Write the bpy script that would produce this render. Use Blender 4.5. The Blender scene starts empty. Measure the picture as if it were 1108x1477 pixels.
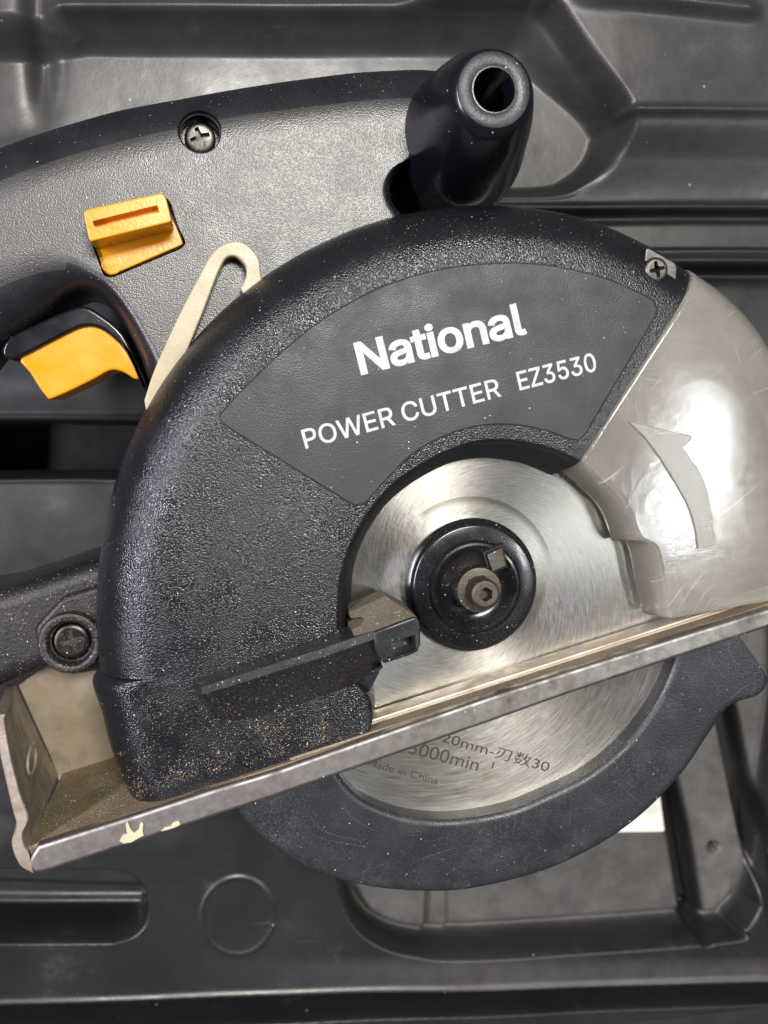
import bpy, bmesh, math, random
import numpy as np
from mathutils import noise as mnoise
from mathutils import Vector, Matrix, geometry

# ------------------------------------------------------------------ camera, world, lamps
F_PX, CAM_H, W_PX, H_PX = 1350.0, 250.0, 1108.0, 1477.0       # px, mm above blade plane
_A = np.array([-224.0, 138.0, -F_PX]); _A /= np.linalg.norm(_A)
_wz = -_A
_wx = np.array([1.0, 0, 0]); _wx = _wx - _wz * (_wx @ _wz); _wx /= np.linalg.norm(_wx)
_wy = np.cross(_wz, _wx)
CM = np.array([_wx, _wy, _wz])                                  # camera vector -> world vector

def P(u, v, z):
    """pixel of the photograph -> point (mm) on the plane at height z"""
    d = CM @ np.array([u - 554.0, 738.0 - v, -F_PX])
    t = (z - CAM_H) / d[2]
    return Vector((d[0] * t, d[1] * t, z))

def PR(x, y, z):
    """arrays of mm -> pixels"""
    q = np.stack([x, y, z - CAM_H], -1) @ CM
    return 554.0 + F_PX * q[..., 0] / -q[..., 2], 738.0 - F_PX * q[..., 1] / -q[..., 2]

scene = bpy.context.scene
COL = scene.collection
cam_d = bpy.data.cameras.new('camera')
cam = bpy.data.objects.new('camera', cam_d)
COL.objects.link(cam)
cam.matrix_world = Matrix.Translation((0, 0, CAM_H / 1000)) @ Matrix([list(r) for r in CM]).to_4x4()
cam_d.sensor_fit = 'HORIZONTAL'
cam_d.sensor_width = 36.0
cam_d.lens = F_PX / W_PX * 36.0
cam_d.clip_start = 0.01
cam_d.clip_end = 20.0
cam_d.dof.use_dof = True
cam_d.dof.focus_distance = 0.245
cam_d.dof.aperture_fstop = 17.0
scene.camera = cam

world = bpy.data.worlds.new("World")
scene.world = world
world.use_nodes = True
bg = world.node_tree.nodes['Background']
bg.inputs['Color'].default_value = (0.93, 0.95, 1.0, 1)
bg.inputs['Strength'].default_value = 0.09
scene.view_settings.view_transform = 'Standard'
scene.view_settings.look = 'None'
scene.view_settings.gamma = 1.0
scene.view_settings.exposure = 0.0

def lamp(name, loc, target, width, length, power, color, axis):
    """fluorescent ceiling fitting; axis = direction of its long side"""
    d = bpy.data.lights.new(name, 'AREA')
    d.shape = 'RECTANGLE'; d.size = width; d.size_y = length; d.energy = power; d.color = color
    o = bpy.data.objects.new(name, d); COL.objects.link(o)
    z = (Vector(loc) - Vector(target)).normalized()
    y = Vector(axis); y = (y - z * y.dot(z)).normalized(); x = y.cross(z)
    m = Matrix((x, y, z)).transposed().to_4x4()
    o.matrix_world = Matrix.Translation(loc) @ m
    return o
lamp('ceiling_lamp', (0.15, 0.46, 1.40), (0, 0.03, 0), 0.20, 0.44, 24, (1.0, 0.96, 0.90), (1, 0.25, 0))
lamp('ceiling_lamp', (0.865, -0.09, 1.40), (0.1, 0, 0), 0.055, 0.33, 4.6, (0.92, 0.97, 1.0), (0.12, 0.31, 0))
lamp('ceiling_lamp', (-1.00, 0.10, 1.05), (0, 0, 0), 0.13, 0.75, 27, (0.90, 0.87, 1.0), (0.1, 1, 0))

random.seed(7)
rng = np.random.default_rng(7)

# ------------------------------------------------------------------ material helpers
def new_mat(name):
    m = bpy.data.materials.new(name); m.use_nodes = True
    nt = m.node_tree
    return m, nt, nt.nodes['Principled BSDF']

def N(nt, kind, **kw):
    n = nt.nodes.new(kind)
    for k, v in kw.items():
        if k.startswith('i_'):
            key = k[2:]
            key = int(key) if key.isdigit() else key.replace('_', ' ')
            n.inputs[key].default_value = v
        else:
            setattr(n, k, v)
    return n

def mm_coords(nt, sc=(1000, 1000, 1000), rot=(0, 0, 0)):
    tc = N(nt, 'ShaderNodeTexCoord')
    mp = N(nt, 'ShaderNodeMapping')
    mp.inputs['Scale'].default_value = sc
    mp.inputs['Rotation'].default_value = rot
    nt.links.new(tc.outputs['Object'], mp.inputs['Vector'])
    return mp.outputs['Vector']

def noise(nt, vec, scale, detail=3.0, rough=0.55):
    n = N(nt, 'ShaderNodeTexNoise')
    n.inputs['Scale'].default_value = scale
    n.inputs['Detail'].default_value = detail
    n.inputs['Roughness'].default_value = rough
    nt.links.new(vec, n.inputs['Vector'])
    return n.outputs['Fac']

def ramp(nt, fac, a, b, lo=0.0, hi=1.0):
    n = N(nt, 'ShaderNodeMapRange')
    n.clamp = True
    n.inputs['From Min'].default_value = a; n.inputs['From Max'].default_value = b
    n.inputs['To Min'].default_value = lo; n.inputs['To Max'].default_value = hi
    nt.links.new(fac, n.inputs['Value'])
    return n.outputs['Result']

def math2(nt, op, a, b):
    n = N(nt, 'ShaderNodeMath', operation=op)
    for i, x in enumerate((a, b)):
        if isinstance(x, (int, float)): n.inputs[i].default_value = x
        else: nt.links.new(x, n.inputs[i])
    return n.outputs[0]

def mixc(nt, fac, c1, c2):
    n = N(nt, 'ShaderNodeMix', data_type='RGBA')
    for key, x in (('Factor', fac), ('A', c1), ('B', c2)):
        s = [i for i in n.inputs if i.name == key and (i.type == 'RGBA' or key == 'Factor') and i.enabled]
        s = s[0]
        if isinstance(x, (int, float)): s.default_value = x
        elif isinstance(x, tuple): s.default_value = (*x, 1) if len(x) == 3 else x
        else: nt.links.new(x, s)
    return [o for o in n.outputs if o.type == 'RGBA'][0]

def specks(nt, vec, scale, size, keep):
    """small roundish crumbs: 1 inside, 0 outside; keep = share of cells that hold one"""
    v = N(nt, 'ShaderNodeTexVoronoi'); v.inputs['Scale'].default_value = scale
    nt.links.new(vec, v.inputs['Vector'])
    near = ramp(nt, v.outputs['Distance'], size, size * 0.6)
    sep = N(nt, 'ShaderNodeSeparateColor'); nt.links.new(v.outputs['Color'], sep.inputs[0])
    k = math2(nt, 'LESS_THAN', sep.outputs[0], keep)
    return math2(nt, 'MULTIPLY', near, k)

def scratches(nt, vec, specs, sx=0.05, sy=2.2):
    out = None
    for rot, wf, a, seed in specs:
        wv = N(nt, 'ShaderNodeTexNoise'); wv.inputs['Scale'].default_value = 0.018; wv.inputs['Detail'].default_value = 1
        nt.links.new(vec, wv.inputs['Vector'])
        ad = N(nt, 'ShaderNodeVectorMath', operation='MULTIPLY_ADD')
        nt.links.new(wv.outputs['Color'], ad.inputs[0]); ad.inputs[1].default_value = (wf, wf, 0); nt.links.new(vec, ad.inputs[2])
        mp = N(nt, 'ShaderNodeMapping'); mp.inputs['Rotation'].default_value = (0, 0, rot); mp.inputs['Location'].default_value = (seed, seed, 0)
        mp2 = N(nt, 'ShaderNodeMapping'); mp2.inputs['Scale'].default_value = (sx, sy, 0.2)
        nt.links.new(ad.outputs[0], mp.inputs['Vector']); nt.links.new(mp.outputs[0], mp2.inputs['Vector'])
        r = ramp(nt, noise(nt, mp2.outputs[0], 0.8, 1.5, 0.4), a, a + 0.03)
        out = r if out is None else math2(nt, 'MAXIMUM', out, r)
    return out

def bump(nt, bsdf, height, dist, strength=1.0, prev=None):
    b = N(nt, 'ShaderNodeBump')
    b.inputs['Strength'].default_value = strength
    b.inputs['Distance'].default_value = dist
    nt.links.new(height, b.inputs['Height'])
    if prev is not None: nt.links.new(prev, b.inputs['Normal'])
    nt.links.new(b.outputs['Normal'], bsdf.inputs['Normal'])
    return b.outputs['Normal']

def plastic(name, base, rough=0.4, grain=2.0, grain_mm=0.08, dust=0.0, dust_col=(0.42, 0.36, 0.27), speck=0.0,
            patch=0.08, wear=0.0, spec=0.5, rough_var=0.1, stretch=None, scr=0.0, cells=False, var=1.0):
    m, nt, b = new_mat(name)
    vec = mm_coords(nt)
    col = mixc(nt, ramp(nt, noise(nt, vec, patch, 4), 0.35, 0.65), tuple(c * (1 - 0.18 * var) for c in base), tuple(min(1, c * (1 + 0.15 * var)) for c in base))
    if wear:
        w = math2(nt, 'MULTIPLY', ramp(nt, noise(nt, vec, 0.10, 8, 0.7), 0.52, 0.75), wear)
        col = mixc(nt, w, col, tuple(min(1, c * 3 + 0.06) for c in base))
    if dust:
        big = ramp(nt, noise(nt, vec, 0.035, 3), 0.35, 0.7)
        fine = ramp(nt, noise(nt, vec, 1.6, 5, 0.75), 0.50, 0.72)
        d = math2(nt, 'MULTIPLY', math2(nt, 'MULTIPLY', big, fine), dust)
        col = mixc(nt, d, col, dust_col)
    if speck:
        s = specks(nt, vec, 0.75, 0.17, speck)
        s2 = specks(nt, vec, 1.6, 0.20, speck * 0.8)
        col = mixc(nt, math2(nt, 'MAXIMUM', s, s2), col, (0.55, 0.50, 0.42))
    if scr:
        sc_ = scratches(nt, vec, [(-0.4, 40, 0.71, 5), (0.8, 60, 0.72, 41), (1.6, 40, 0.73, 83)], 0.05, 3.0)
        col = mixc(nt, math2(nt, 'MULTIPLY', sc_, scr), col, tuple(min(1, c + 0.16) for c in base))
    nt.links.new(col, b.inputs['Base Color'])
    r = ramp(nt, noise(nt, vec, 0.12, 5), 0.3, 0.7, max(0.05, rough - rough_var), min(1, rough + rough_var))
    nt.links.new(r, b.inputs['Roughness'])
    b.inputs['Specular IOR Level'].default_value = spec
    if grain_mm:
        gv = vec
        if stretch: gv = mm_coords(nt, tuple(1000 * s for s in stretch), (0, 0, 0.6))
        if cells:
            vo_ = N(nt, 'ShaderNodeTexVoronoi', feature='SMOOTH_F1'); vo_.inputs['Scale'].default_value = grain
            vo_.inputs['Smoothness'].default_value = 0.35
            nt.links.new(gv, vo_.inputs['Vector'])
            hh = math2(nt, 'ADD', math2(nt, 'MULTIPLY', vo_.outputs['Distance'], -1.0), math2(nt, 'MULTIPLY', noise(nt, gv, grain * 0.8, 2), 0.35))
            bump(nt, b, hh, grain_mm / 1000, 1.0)
        else:
            bump(nt, b, noise(nt, gv, grain, 1.2, 0.5), grain_mm / 1000, 1.0)
    return m

def metal(name, base, rough=0.3, stain=(0.30, 0.20, 0.12), stain_amt=0.4, streak=(0.05, 1.2, 1.2), rot=0.0, speck=0.0, rust=0.0, metallic=1.0):
    m, nt, b = new_mat(name)
    vec = mm_coords(nt)
    st = mm_coords(nt, tuple(1000 * s for s in streak), (0, 0, rot))
    n1 = noise(nt, st, 1.0, 5, 0.6)
    n2 = noise(nt, vec, 0.12, 6, 0.65)
    col = mixc(nt, ramp(nt, n1, 0.3, 0.7), tuple(c * 0.75 for c in base), tuple(min(1, c * 1.12) for c in base))
    sfac = math2(nt, 'MULTIPLY', ramp(nt, n2, 0.42, 0.72), stain_amt)
    col = mixc(nt, sfac, col, stain)
    if rust:
        rf = math2(nt, 'MULTIPLY', ramp(nt, noise(nt, vec, 0.35, 5, 0.6), 0.62, 0.72), rust)
        col = mixc(nt, rf, col, (0.35, 0.14, 0.04))
    if speck:
        s = specks(nt, vec, 0.8, 0.18, speck)
        col = mixc(nt, s, col, (0.6, 0.52, 0.40))
        nt.links.new(math2(nt, 'SUBTRACT', metallic, math2(nt, 'MULTIPLY', s, metallic)), b.inputs['Metallic'])
    else:
        nt.links.new(math2(nt, 'SUBTRACT', metallic, math2(nt, 'MULTIPLY', sfac, 0.5)), b.inputs['Metallic'])
    nt.links.new(col, b.inputs['Base Color'])
    nt.links.new(ramp(nt, n2, 0.3, 0.7, rough - 0.08, rough + 0.22), b.inputs['Roughness'])
    bump(nt, b, n1, 0.00002, 1.0)
    return m

M = {}
M['guard'] = plastic('pebbled_black_plastic', (0.0085, 0.009, 0.011), 0.27, 2.45, 0.115, cells=True, dust=0.06, speck=0.025, dust_col=(0.25, 0.22, 0.18))
M['label'] = plastic('fine_grain_black_plastic', (0.016, 0.0165, 0.0185), 0.45, 3.1, 0.042, cells=True, dust=0.05, speck=0.015, scr=0.06)
M['handle'] = plastic('textured_handle_plastic', (0.026, 0.0248, 0.0225), 0.37, 2.6, 0.052, cells=True, spec=0.85, dust=0.10, dust_col=(0.20, 0.185, 0.16), speck=0.02, rough_var=0.04)
M['smooth'] = plastic('smooth_black_plastic', (0.006, 0.006, 0.009), 0.21, 3, 0.006, speck=0.02, rough_var=0.06)
M['satin'] = plastic('satin_edge_plastic', (0.010, 0.010, 0.013), 0.40, 2.4, 0.015, dust=0.08, speck=0.03)
M['rib'] = plastic('satin_black_plastic', (0.013, 0.0135, 0.016), 0.36, 2.2, 0.03, dust=0.25, speck=0.12)
M['lower'] = plastic('scuffed_grey_plastic', (0.019, 0.0205, 0.0235), 0.40, 1.8, 0.08, dust=0.35, speck=0.03, wear=0.25, scr=0.2, dust_col=(0.22, 0.22, 0.22))
M['arm'] = plastic('dusty_black_plastic', (0.010, 0.0095, 0.0095), 0.48, 1.4, 0.14, dust=0.6, speck=0.18, dust_col=(0.22, 0.18, 0.14))
M['orange'] = plastic('amber_plastic', (0.70, 0.275, 0.006), 0.27, 0.9, 0.03, patch=0.06, var=0.2, speck=0.01)
M['dusty'] = plastic('sawdust_coated_plastic', (0.12, 0.10, 0.068), 0.9, 2.4, 0.25, dust=0.6, dust_col=(0.40, 0.34, 0.22), speck=0.2)
M['hub'] = plastic('black_painted_steel', (0.008, 0.008, 0.010), 0.20, 2, 0.006, speck=0.05, dust=0.10, rough_var=0.08)
M['bolt'] = metal('grimy_steel', (0.125, 0.112, 0.095), 0.5, (0.10, 0.07, 0.045), 0.8, speck=0.1)
M['screw'] = metal('screw_steel', (0.16, 0.155, 0.145), 0.40, (0.05, 0.045, 0.035), 0.8, speck=0.1)
M['darkscrew'] = metal('blackened_steel', (0.06, 0.056, 0.052), 0.30, (0.05, 0.04, 0.03), 0.5, speck=0.1)
M['lip'] = metal('worn_plated_steel', (0.36, 0.34, 0.32), 0.46, (0.09, 0.07, 0.055), 0.8, streak=(0.35, 0.35, 0.35), speck=0.06, rust=0.5)
M['plate'] = plastic('sawdust_covered_steel', (0.20, 0.15, 0.09), 0.72, 1.6, 0.22, dust=1.0, dust_col=(0.46, 0.36, 0.24), speck=0.25, wear=0.2)
M['flange'] = metal('dusty_worn_steel', (0.42, 0.36, 0.30), 0.5, (0.20, 0.15, 0.09), 0.8, streak=(0.5, 0.5, 0.5), speck=0.12, rust=0.3, metallic=0.5)
M['panel'] = metal('tarnished_steel_sheet', (0.44, 0.37, 0.28), 0.42, (0.26, 0.18, 0.10), 0.6, streak=(0.1, 0.1, 0.1), metallic=0.7)
M['rail'] = metal('tan_coated_steel', (0.52, 0.46, 0.36), 0.42, (0.25, 0.17, 0.10), 0.6, streak=(0.04, 2, 2), rust=0.7, metallic=0.45)
M['wire'] = plastic('cream_coated_steel', (0.38, 0.325, 0.205), 0.36, 1.6, 0.03, patch=0.1)
M['print'] = plastic('white_print', (0.47, 0.48, 0.49), 0.5, 2.4, 0.04, patch=0.4)
M['etch'] = plastic('etched_mark', (0.035, 0.03, 0.025), 0.7, 2, 0.0)
M['alloy'] = metal('cast_alloy', (0.42, 0.41, 0.385), 0.5, (0.4, 0.36, 0.3), 0.4)
M['paper'] = plastic('paper', (0.78, 0.77, 0.68), 0.7, 1, 0.02)
M['splash'] = plastic('dried_cream_paint', (0.44, 0.41, 0.27), 0.5, 1.2, 0.1)
M['void'] = plastic('bore_plastic', (0.004, 0.004, 0.004), 0.7, 2, 0.0)

def case_material():
    m, nt, b = new_mat('case_plastic')
    vec = mm_coords(nt)
    big = ramp(nt, noise(nt, vec, 0.018, 5, 0.6), 0.35, 0.7)
    col = mixc(nt, big, (0.014, 0.0137, 0.0135), (0.024, 0.0233, 0.0225))
    at_ = N(nt, 'ShaderNodeAttribute', attribute_name='dust')
    dn = math2(nt, 'MULTIPLY', at_.outputs['Fac'], ramp(nt, noise(nt, vec, 0.09, 9, 0.68), 0.25, 0.72, 0.35, 1.0))
    col = mixc(nt, dn, col, (0.165, 0.158, 0.148))
    sm = math2(nt, 'MULTIPLY', ramp(nt, noise(nt, vec, 0.05, 8, 0.72), 0.60, 0.80), 0.35)
    col = mixc(nt, sm, col, (0.12, 0.115, 0.11))
    st = mm_coords(nt, (60, 900, 900), (0, 0, 0.6))
    scr = math2(nt, 'MULTIPLY', ramp(nt, noise(nt, st, 0.7, 3, 0.5), 0.70, 0.76), math2(nt, 'MULTIPLY', big, 0.35))
    col = mixc(nt, scr, col, (0.16, 0.15, 0.145))
    s = specks(nt, vec, 0.16, 0.075, 0.12)
    s2 = specks(nt, vec, 0.5, 0.08, 0.02)
    s = math2(nt, 'MAXIMUM', s, s2)
    col = mixc(nt, s, col, (0.36, 0.33, 0.30))
    nt.links.new(col, b.inputs['Base Color'])
    nt.links.new(ramp(nt, noise(nt, vec, 0.05, 6, 0.6), 0.3, 0.7, 0.27, 0.44), b.inputs['Roughness'])
    n0 = bump(nt, b, noise(nt, vec, 1.2, 3), 0.00003, 1.0)
    bump(nt, b, noise(nt, vec, 0.06, 3), 0.0002, 1.0, n0)
    return m
M['case'] = case_material()

AR = 0.25
def blade_material():
    m, nt, b = new_mat('brushed_blade_steel')
    tc = N(nt, 'ShaderNodeTexCoord')
    sep = N(nt, 'ShaderNodeSeparateXYZ'); nt.links.new(tc.outputs['Object'], sep.inputs[0])
    x, y = sep.outputs[0], sep.outputs[1]
    r = math2(nt, 'SQRT', math2(nt, 'ADD', math2(nt, 'MULTIPLY', x, x), math2(nt, 'MULTIPLY', y, y)), 0.0)
    th = math2(nt, 'ARCTAN2', y, x)
    cb = N(nt, 'ShaderNodeCombineXYZ')
    # grinding arcs: radius is skewed against the angle, so the strokes curve across the disc
    skew = math2(nt, 'ADD', math2(nt, 'MULTIPLY', r, 1000.0), math2(nt, 'MULTIPLY', th, 10.0))
    nt.links.new(math2(nt, 'MULTIPLY', th, 5.0), cb.inputs[0])
    nt.links.new(math2(nt, 'MULTIPLY', skew, 1.7), cb.inputs[1])
    n1 = noise(nt, cb.outputs[0], 1.3, 6, 0.75)
    cb2 = N(nt, 'ShaderNodeCombineXYZ')
    nt.links.new(math2(nt, 'MULTIPLY', th, 22.0), cb2.inputs[0])
    nt.links.new(math2(nt, 'MULTIPLY', r, 260.0), cb2.inputs[1])
    n3 = noise(nt, cb2.outputs[0], 1.3, 5, 0.7)
    vec = mm_coords(nt)
    n2 = noise(nt, vec, 0.07, 5, 0.65)
    base = mixc(nt, ramp(nt, n1, 0.35, 0.65), (0.26, 0.255, 0.24), (0.51, 0.50, 0.475))
    base = mixc(nt, ramp(nt, n3, 0.35, 0.7, 0.0, 0.45), base, (0.42, 0.38, 0.32))
    base = mixc(nt, math2(nt, 'MULTIPLY', ramp(nt, n2, 0.5, 0.72), 0.5), base, (0.36, 0.29, 0.20))
    # guard rim's reflection painted into the colour: dark ring and zone beyond, upper right
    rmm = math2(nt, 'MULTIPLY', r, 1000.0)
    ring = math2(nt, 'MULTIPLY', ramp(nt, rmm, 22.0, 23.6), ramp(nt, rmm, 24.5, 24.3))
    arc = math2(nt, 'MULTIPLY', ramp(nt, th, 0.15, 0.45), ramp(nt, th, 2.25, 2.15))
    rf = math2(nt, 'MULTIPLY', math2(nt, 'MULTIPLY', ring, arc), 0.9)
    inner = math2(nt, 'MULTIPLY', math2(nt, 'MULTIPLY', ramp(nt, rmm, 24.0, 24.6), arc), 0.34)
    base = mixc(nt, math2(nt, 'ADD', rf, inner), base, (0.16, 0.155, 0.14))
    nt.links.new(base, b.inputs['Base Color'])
    b.inputs['Metallic'].default_value = 0.95
    nt.links.new(ramp(nt, n1, 0.3, 0.7, 0.27, 0.37), b.inputs['Roughness'])
    b.inputs['Anisotropic'].default_value = 0.85
    b.inputs['Anisotropic Rotation'].default_value = AR
    tg = N(nt, 'ShaderNodeTangent', direction_type='RADIAL', axis='Z')
    nt.links.new(tg.outputs[0], b.inputs['Tangent'])
    h = math2(nt, 'ADD', n1, math2(nt, 'MULTIPLY', n3, 0.7))
    bump(nt, b, h, 0.00003, 1.0)
    return m
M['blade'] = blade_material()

def clear_material(name, tint, tr, rough):
    m, nt, b = new_mat(name)
    vec = mm_coords(nt)
    sc = scratches(nt, vec, [(-0.75, 30, 0.73, 0), (-0.35, 45, 0.745, 31), (0.9, 50, 0.75, 77)], 0.04, 3.0)
    cl = ramp(nt, noise(nt, vec, 0.05, 6, 0.6), 0.3, 0.8)
    grit = specks(nt, vec, 0.6, 0.11, 0.10)
    col = mixc(nt, cl, tint, tuple(min(1, c * 1.08) for c in tint))
    col = mixc(nt, math2(nt, 'MAXIMUM', math2(nt, 'MULTIPLY', sc, 0.5), grit), col, (0.86, 0.84, 0.79))
    nt.links.new(col, b.inputs['Base Color'])
    t = math2(nt, 'SUBTRACT', tr, math2(nt, 'MULTIPLY', math2(nt, 'ADD', math2(nt, 'MULTIPLY', cl, 0.5), sc), 0.2))
    nt.links.new(t, b.inputs['Transmission Weight'])
    nt.links.new(ramp(nt, cl, 0, 1, rough, rough + 0.05), b.inputs['Roughness'])
    b.inputs['IOR'].default_value = 1.45
    bump(nt, b, noise(nt, vec, 0.25, 6, 0.7), 0.00005, 1.0)
    return m
M['clear'] = clear_material('yellowed_clear_plastic', (0.66, 0.63, 0.555), 0.84, 0.06)
M['arrow'] = clear_material('matte_clear_plastic', (0.62, 0.60, 0.54), 0.80, 0.24)

# ------------------------------------------------------------------ geometry helpers (all in mm)
def tag(o, label=None, cat=None, group=None, kind=None):
    if label: o['label'] = label
    if cat: o['category'] = cat
    if group: o['group'] = group
    if kind: o['kind'] = kind
    return o

ORIGIN = {}
def mesh_obj(name, verts, faces, mat, parent=None, origin=(0, 0, 0), smooth=40, base=None):
    """verts in mm, world frame; origin in mm gives the object's own origin"""
    o3 = Vector(origin)
    me = bpy.data.meshes.new(name)
    me.from_pydata([((Vector(v) - o3) / 1000)[:] for v in verts], [], faces)
    bm = bmesh.new(); bm.from_mesh(me)
    bmesh.ops.remove_doubles(bm, verts=bm.verts, dist=1e-7)
    bmesh.ops.recalc_face_normals(bm, faces=bm.faces)
    bm.to_mesh(me); bm.free()
    me.materials.append(mat)
    o = bpy.data.objects.new(name, me); COL.objects.link(o)
    o.location = o3 / 1000
    if parent is not None:
        o.parent = parent
        o.location = (o3 - ORIGIN.get(parent.name, Vector((0, 0, 0)))) / 1000
    ORIGIN[o.name] = o3
    if smooth:
        me.polygons.foreach_set('use_smooth', [True] * len(me.polygons))
        me.set_sharp_from_angle(angle=math.radians(smooth))
    return o

def spline(pts, n, closed=False):
    """Catmull-Rom through the points; n samples per span"""
    pts = [tuple(p) for p in pts]
    k = len(pts); out = []
    spans = k if closed else k - 1
    for i in range(spans):
        if closed:
            p0, p1, p2, p3 = (np.array(pts[(i + j - 1) % k], float) for j in range(4))
        else:
            p1, p2 = np.array(pts[i], float), np.array(pts[i + 1], float)
            p0 = np.array(pts[i - 1], float) if i > 0 else 2 * p1 - p2
            p3 = np.array(pts[i + 2], float) if i + 2 < k else 2 * p2 - p1
        for s in range(n):
            t = s / n
            out.append(0.5 * ((2 * p1) + (p2 - p0) * t + (2 * p0 - 5 * p1 + 4 * p2 - p3) * t * t + (-p0 + 3 * p1 - 3 * p2 + p3) * t ** 3))
    if not closed: out.append(np.array(pts[-1], float))
    return out

def rounded(pts, r, seg=5):
    """polygon (px or mm) with rounded corners"""
    out = []; k = len(pts)
    for i in range(k):
        a, b, c = (np.array(pts[(i + j - 1) % k], float) for j in range(3))
        rr = r[i] if isinstance(r, (list, tuple)) else r
        la, lc = np.linalg.norm(a - b), np.linalg.norm(c - b)
        d = min(rr, la * 0.45, lc * 0.45)
        if d < 0.05: out.append(b); continue
        p, q = b + (a - b) / la * d, b + (c - b) / lc * d
        for s in range(seg + 1):
            t = s / seg
            out.append((1 - t) ** 2 * p + 2 * t * (1 - t) * b + t * t * q)
    return out

def area2(p):
    return sum(p[i][0] * p[(i + 1) % len(p)][1] - p[(i + 1) % len(p)][0] * p[i][1] for i in range(len(p)))

def inset(p, d):
    """move a ccw polygon inwards by d"""
    k = len(p); out = []
    for i in range(k):
        a, b, c = Vector(p[i - 1][:2]), Vector(p[i][:2]), Vector(p[(i + 1) % k][:2])
        e1, e2 = (b - a), (c - b)
        if e1.length < 1e-6 or e2.length < 1e-6:
            out.append(tuple(b)); continue
        e1.normalize(); e2.normalize()
        n = Vector((-e1.y - e2.y, e1.x + e2.x))
        if n.length < 1e-4: out.append(tuple(b)); continue
        n.normalize()
        cosv = max(0.45, n.dot(Vector((-e1.y, e1.x))))
        out.append(tuple(b + n * (d / cosv)))
    return out

def slab(name, poly, zt, zb, mat, parent, bev=0.5, holes=(), seg=4, origin=(0, 0, 0), bottom=True, smooth=40, bev_z=None):
    """extruded outline (mm, xy) with a rounded top edge and optional holes (poly, z_floor)"""
    poly = [tuple(p[:2]) for p in poly]
    if area2(poly) < 0: poly = poly[::-1]
    bz = bev if bev_z is None else bev_z
    V, Fc = [], []
    rings = [(0, zb), (0, zt - bz)]
    if bev > 0:
        for s in range(1, seg + 1):
            a = math.pi / 2 * s / seg
            rings.append((bev * (1 - math.cos(a)), zt - bz + bz * math.sin(a)))
    if bev > 0: rings.append((bev + 0.07, zt))
    k = len(poly)
    for d, z in rings:
        q = inset(poly, d) if d else poly
        V += [(x, y, z) for x, y in q]
    for r in range(len(rings) - 1):
        for i in range(k):
            j = (i + 1) % k
            Fc.append((r * k + i, r * k + j, (r + 1) * k + j, (r + 1) * k + i))
    top = [V[(len(rings) - 1) * k + i] for i in range(k)]
    if bottom: Fc.append(tuple(reversed(range(k))))
    if not holes:
        Fc.append(tuple((len(rings) - 1) * k + i for i in range(k)))
    else:
        pts = [Vector(p[:2]) for p in top]; loops = [list(range(k))]
        hl = []
        for hp, zf in holes:
            hp = [tuple(p[:2]) for p in hp]
            if area2(hp) < 0: hp = hp[::-1]
            s = len(pts); pts += [Vector(p) for p in hp]; loops.append(list(range(s, s + len(hp)))); hl.append((hp, zf))
        edges = [(l[i], l[(i + 1) % len(l)]) for l in loops for i in range(len(l))]
        vo, _, fo, *_ = geometry.delaunay_2d_cdt(pts, edges, [], 1, 1e-6)
        def inside(pt, pg):
            c = False; n_ = len(pg)
            for i in range(n_):
                x1, y1 = pg[i]; x2, y2 = pg[(i + 1) % n_]
                if (y1 > pt[1]) != (y2 > pt[1]) and pt[0] < (x2 - x1) * (pt[1] - y1) / (y2 - y1) + x1: c = not c
            return c
        b0 = len(V); V += [(v.x, v.y, zt) for v in vo]
        for f in fo:
            c = sum((vo[i] for i in f), Vector((0, 0))) / len(f)
            if any(inside(c, hp) for hp, _ in hl): continue
            Fc.append(tuple(b0 + i for i in f))
        for hp, zf in hl:
            s = len(V); n_ = len(hp)
            V += [(x, y, zt) for x, y in hp] + [(x, y, zf) for x, y in hp]
            for i in range(n_):
                j = (i + 1) % n_
                Fc.append((s + i, s + j, s + n_ + j, s + n_ + i))
            Fc.append(tuple(s + n_ + i for i in range(n_)))
    return mesh_obj(name, V, Fc, mat, parent, origin, smooth)

def px_poly(pts, z): return [tuple(P(p[0], p[1], z))[:2] for p in pts]

def lathe(name, c, prof, mat, parent, n=64, close_top=True, close_bottom=False, squash=None):
    V, Fc = [], []
    for r, z in prof:
        for i in range(n):
            a = 2 * math.pi * i / n
            V.append((c[0] + r * math.cos(a), c[1] + r * math.sin(a), z))
    for k in range(len(prof) - 1):
        for i in range(n):
            j = (i + 1) % n
            Fc.append((k * n + i, k * n + j, (k + 1) * n + j, (k + 1) * n + i))
    if close_top: Fc.append(tuple((len(prof) - 1) * n + i for i in range(n)))
    if close_bottom: Fc.append(tuple(reversed(range(n))))
    return mesh_obj(name, V, Fc, mat, parent, (c[0], c[1], 0), 35)

def loft(name, rows, mat, parent, closed=True, caps=True, smooth=40, origin=(0, 0, 0)):
    V = [tuple(p) for r in rows for p in r]; k = len(rows[0]); Fc = []
    for r in range(len(rows) - 1):
        for i in range(k if closed else k - 1):
            j = (i + 1) % k
            Fc.append((r * k + i, r * k + j, (r + 1) * k + j, (r + 1) * k + i))
    if caps:
        Fc.append(tuple(range(k))); Fc.append(tuple((len(rows) - 1) * k + i for i in reversed(range(k))))
    return mesh_obj(name, V, Fc, mat, parent, origin, smooth)

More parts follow.
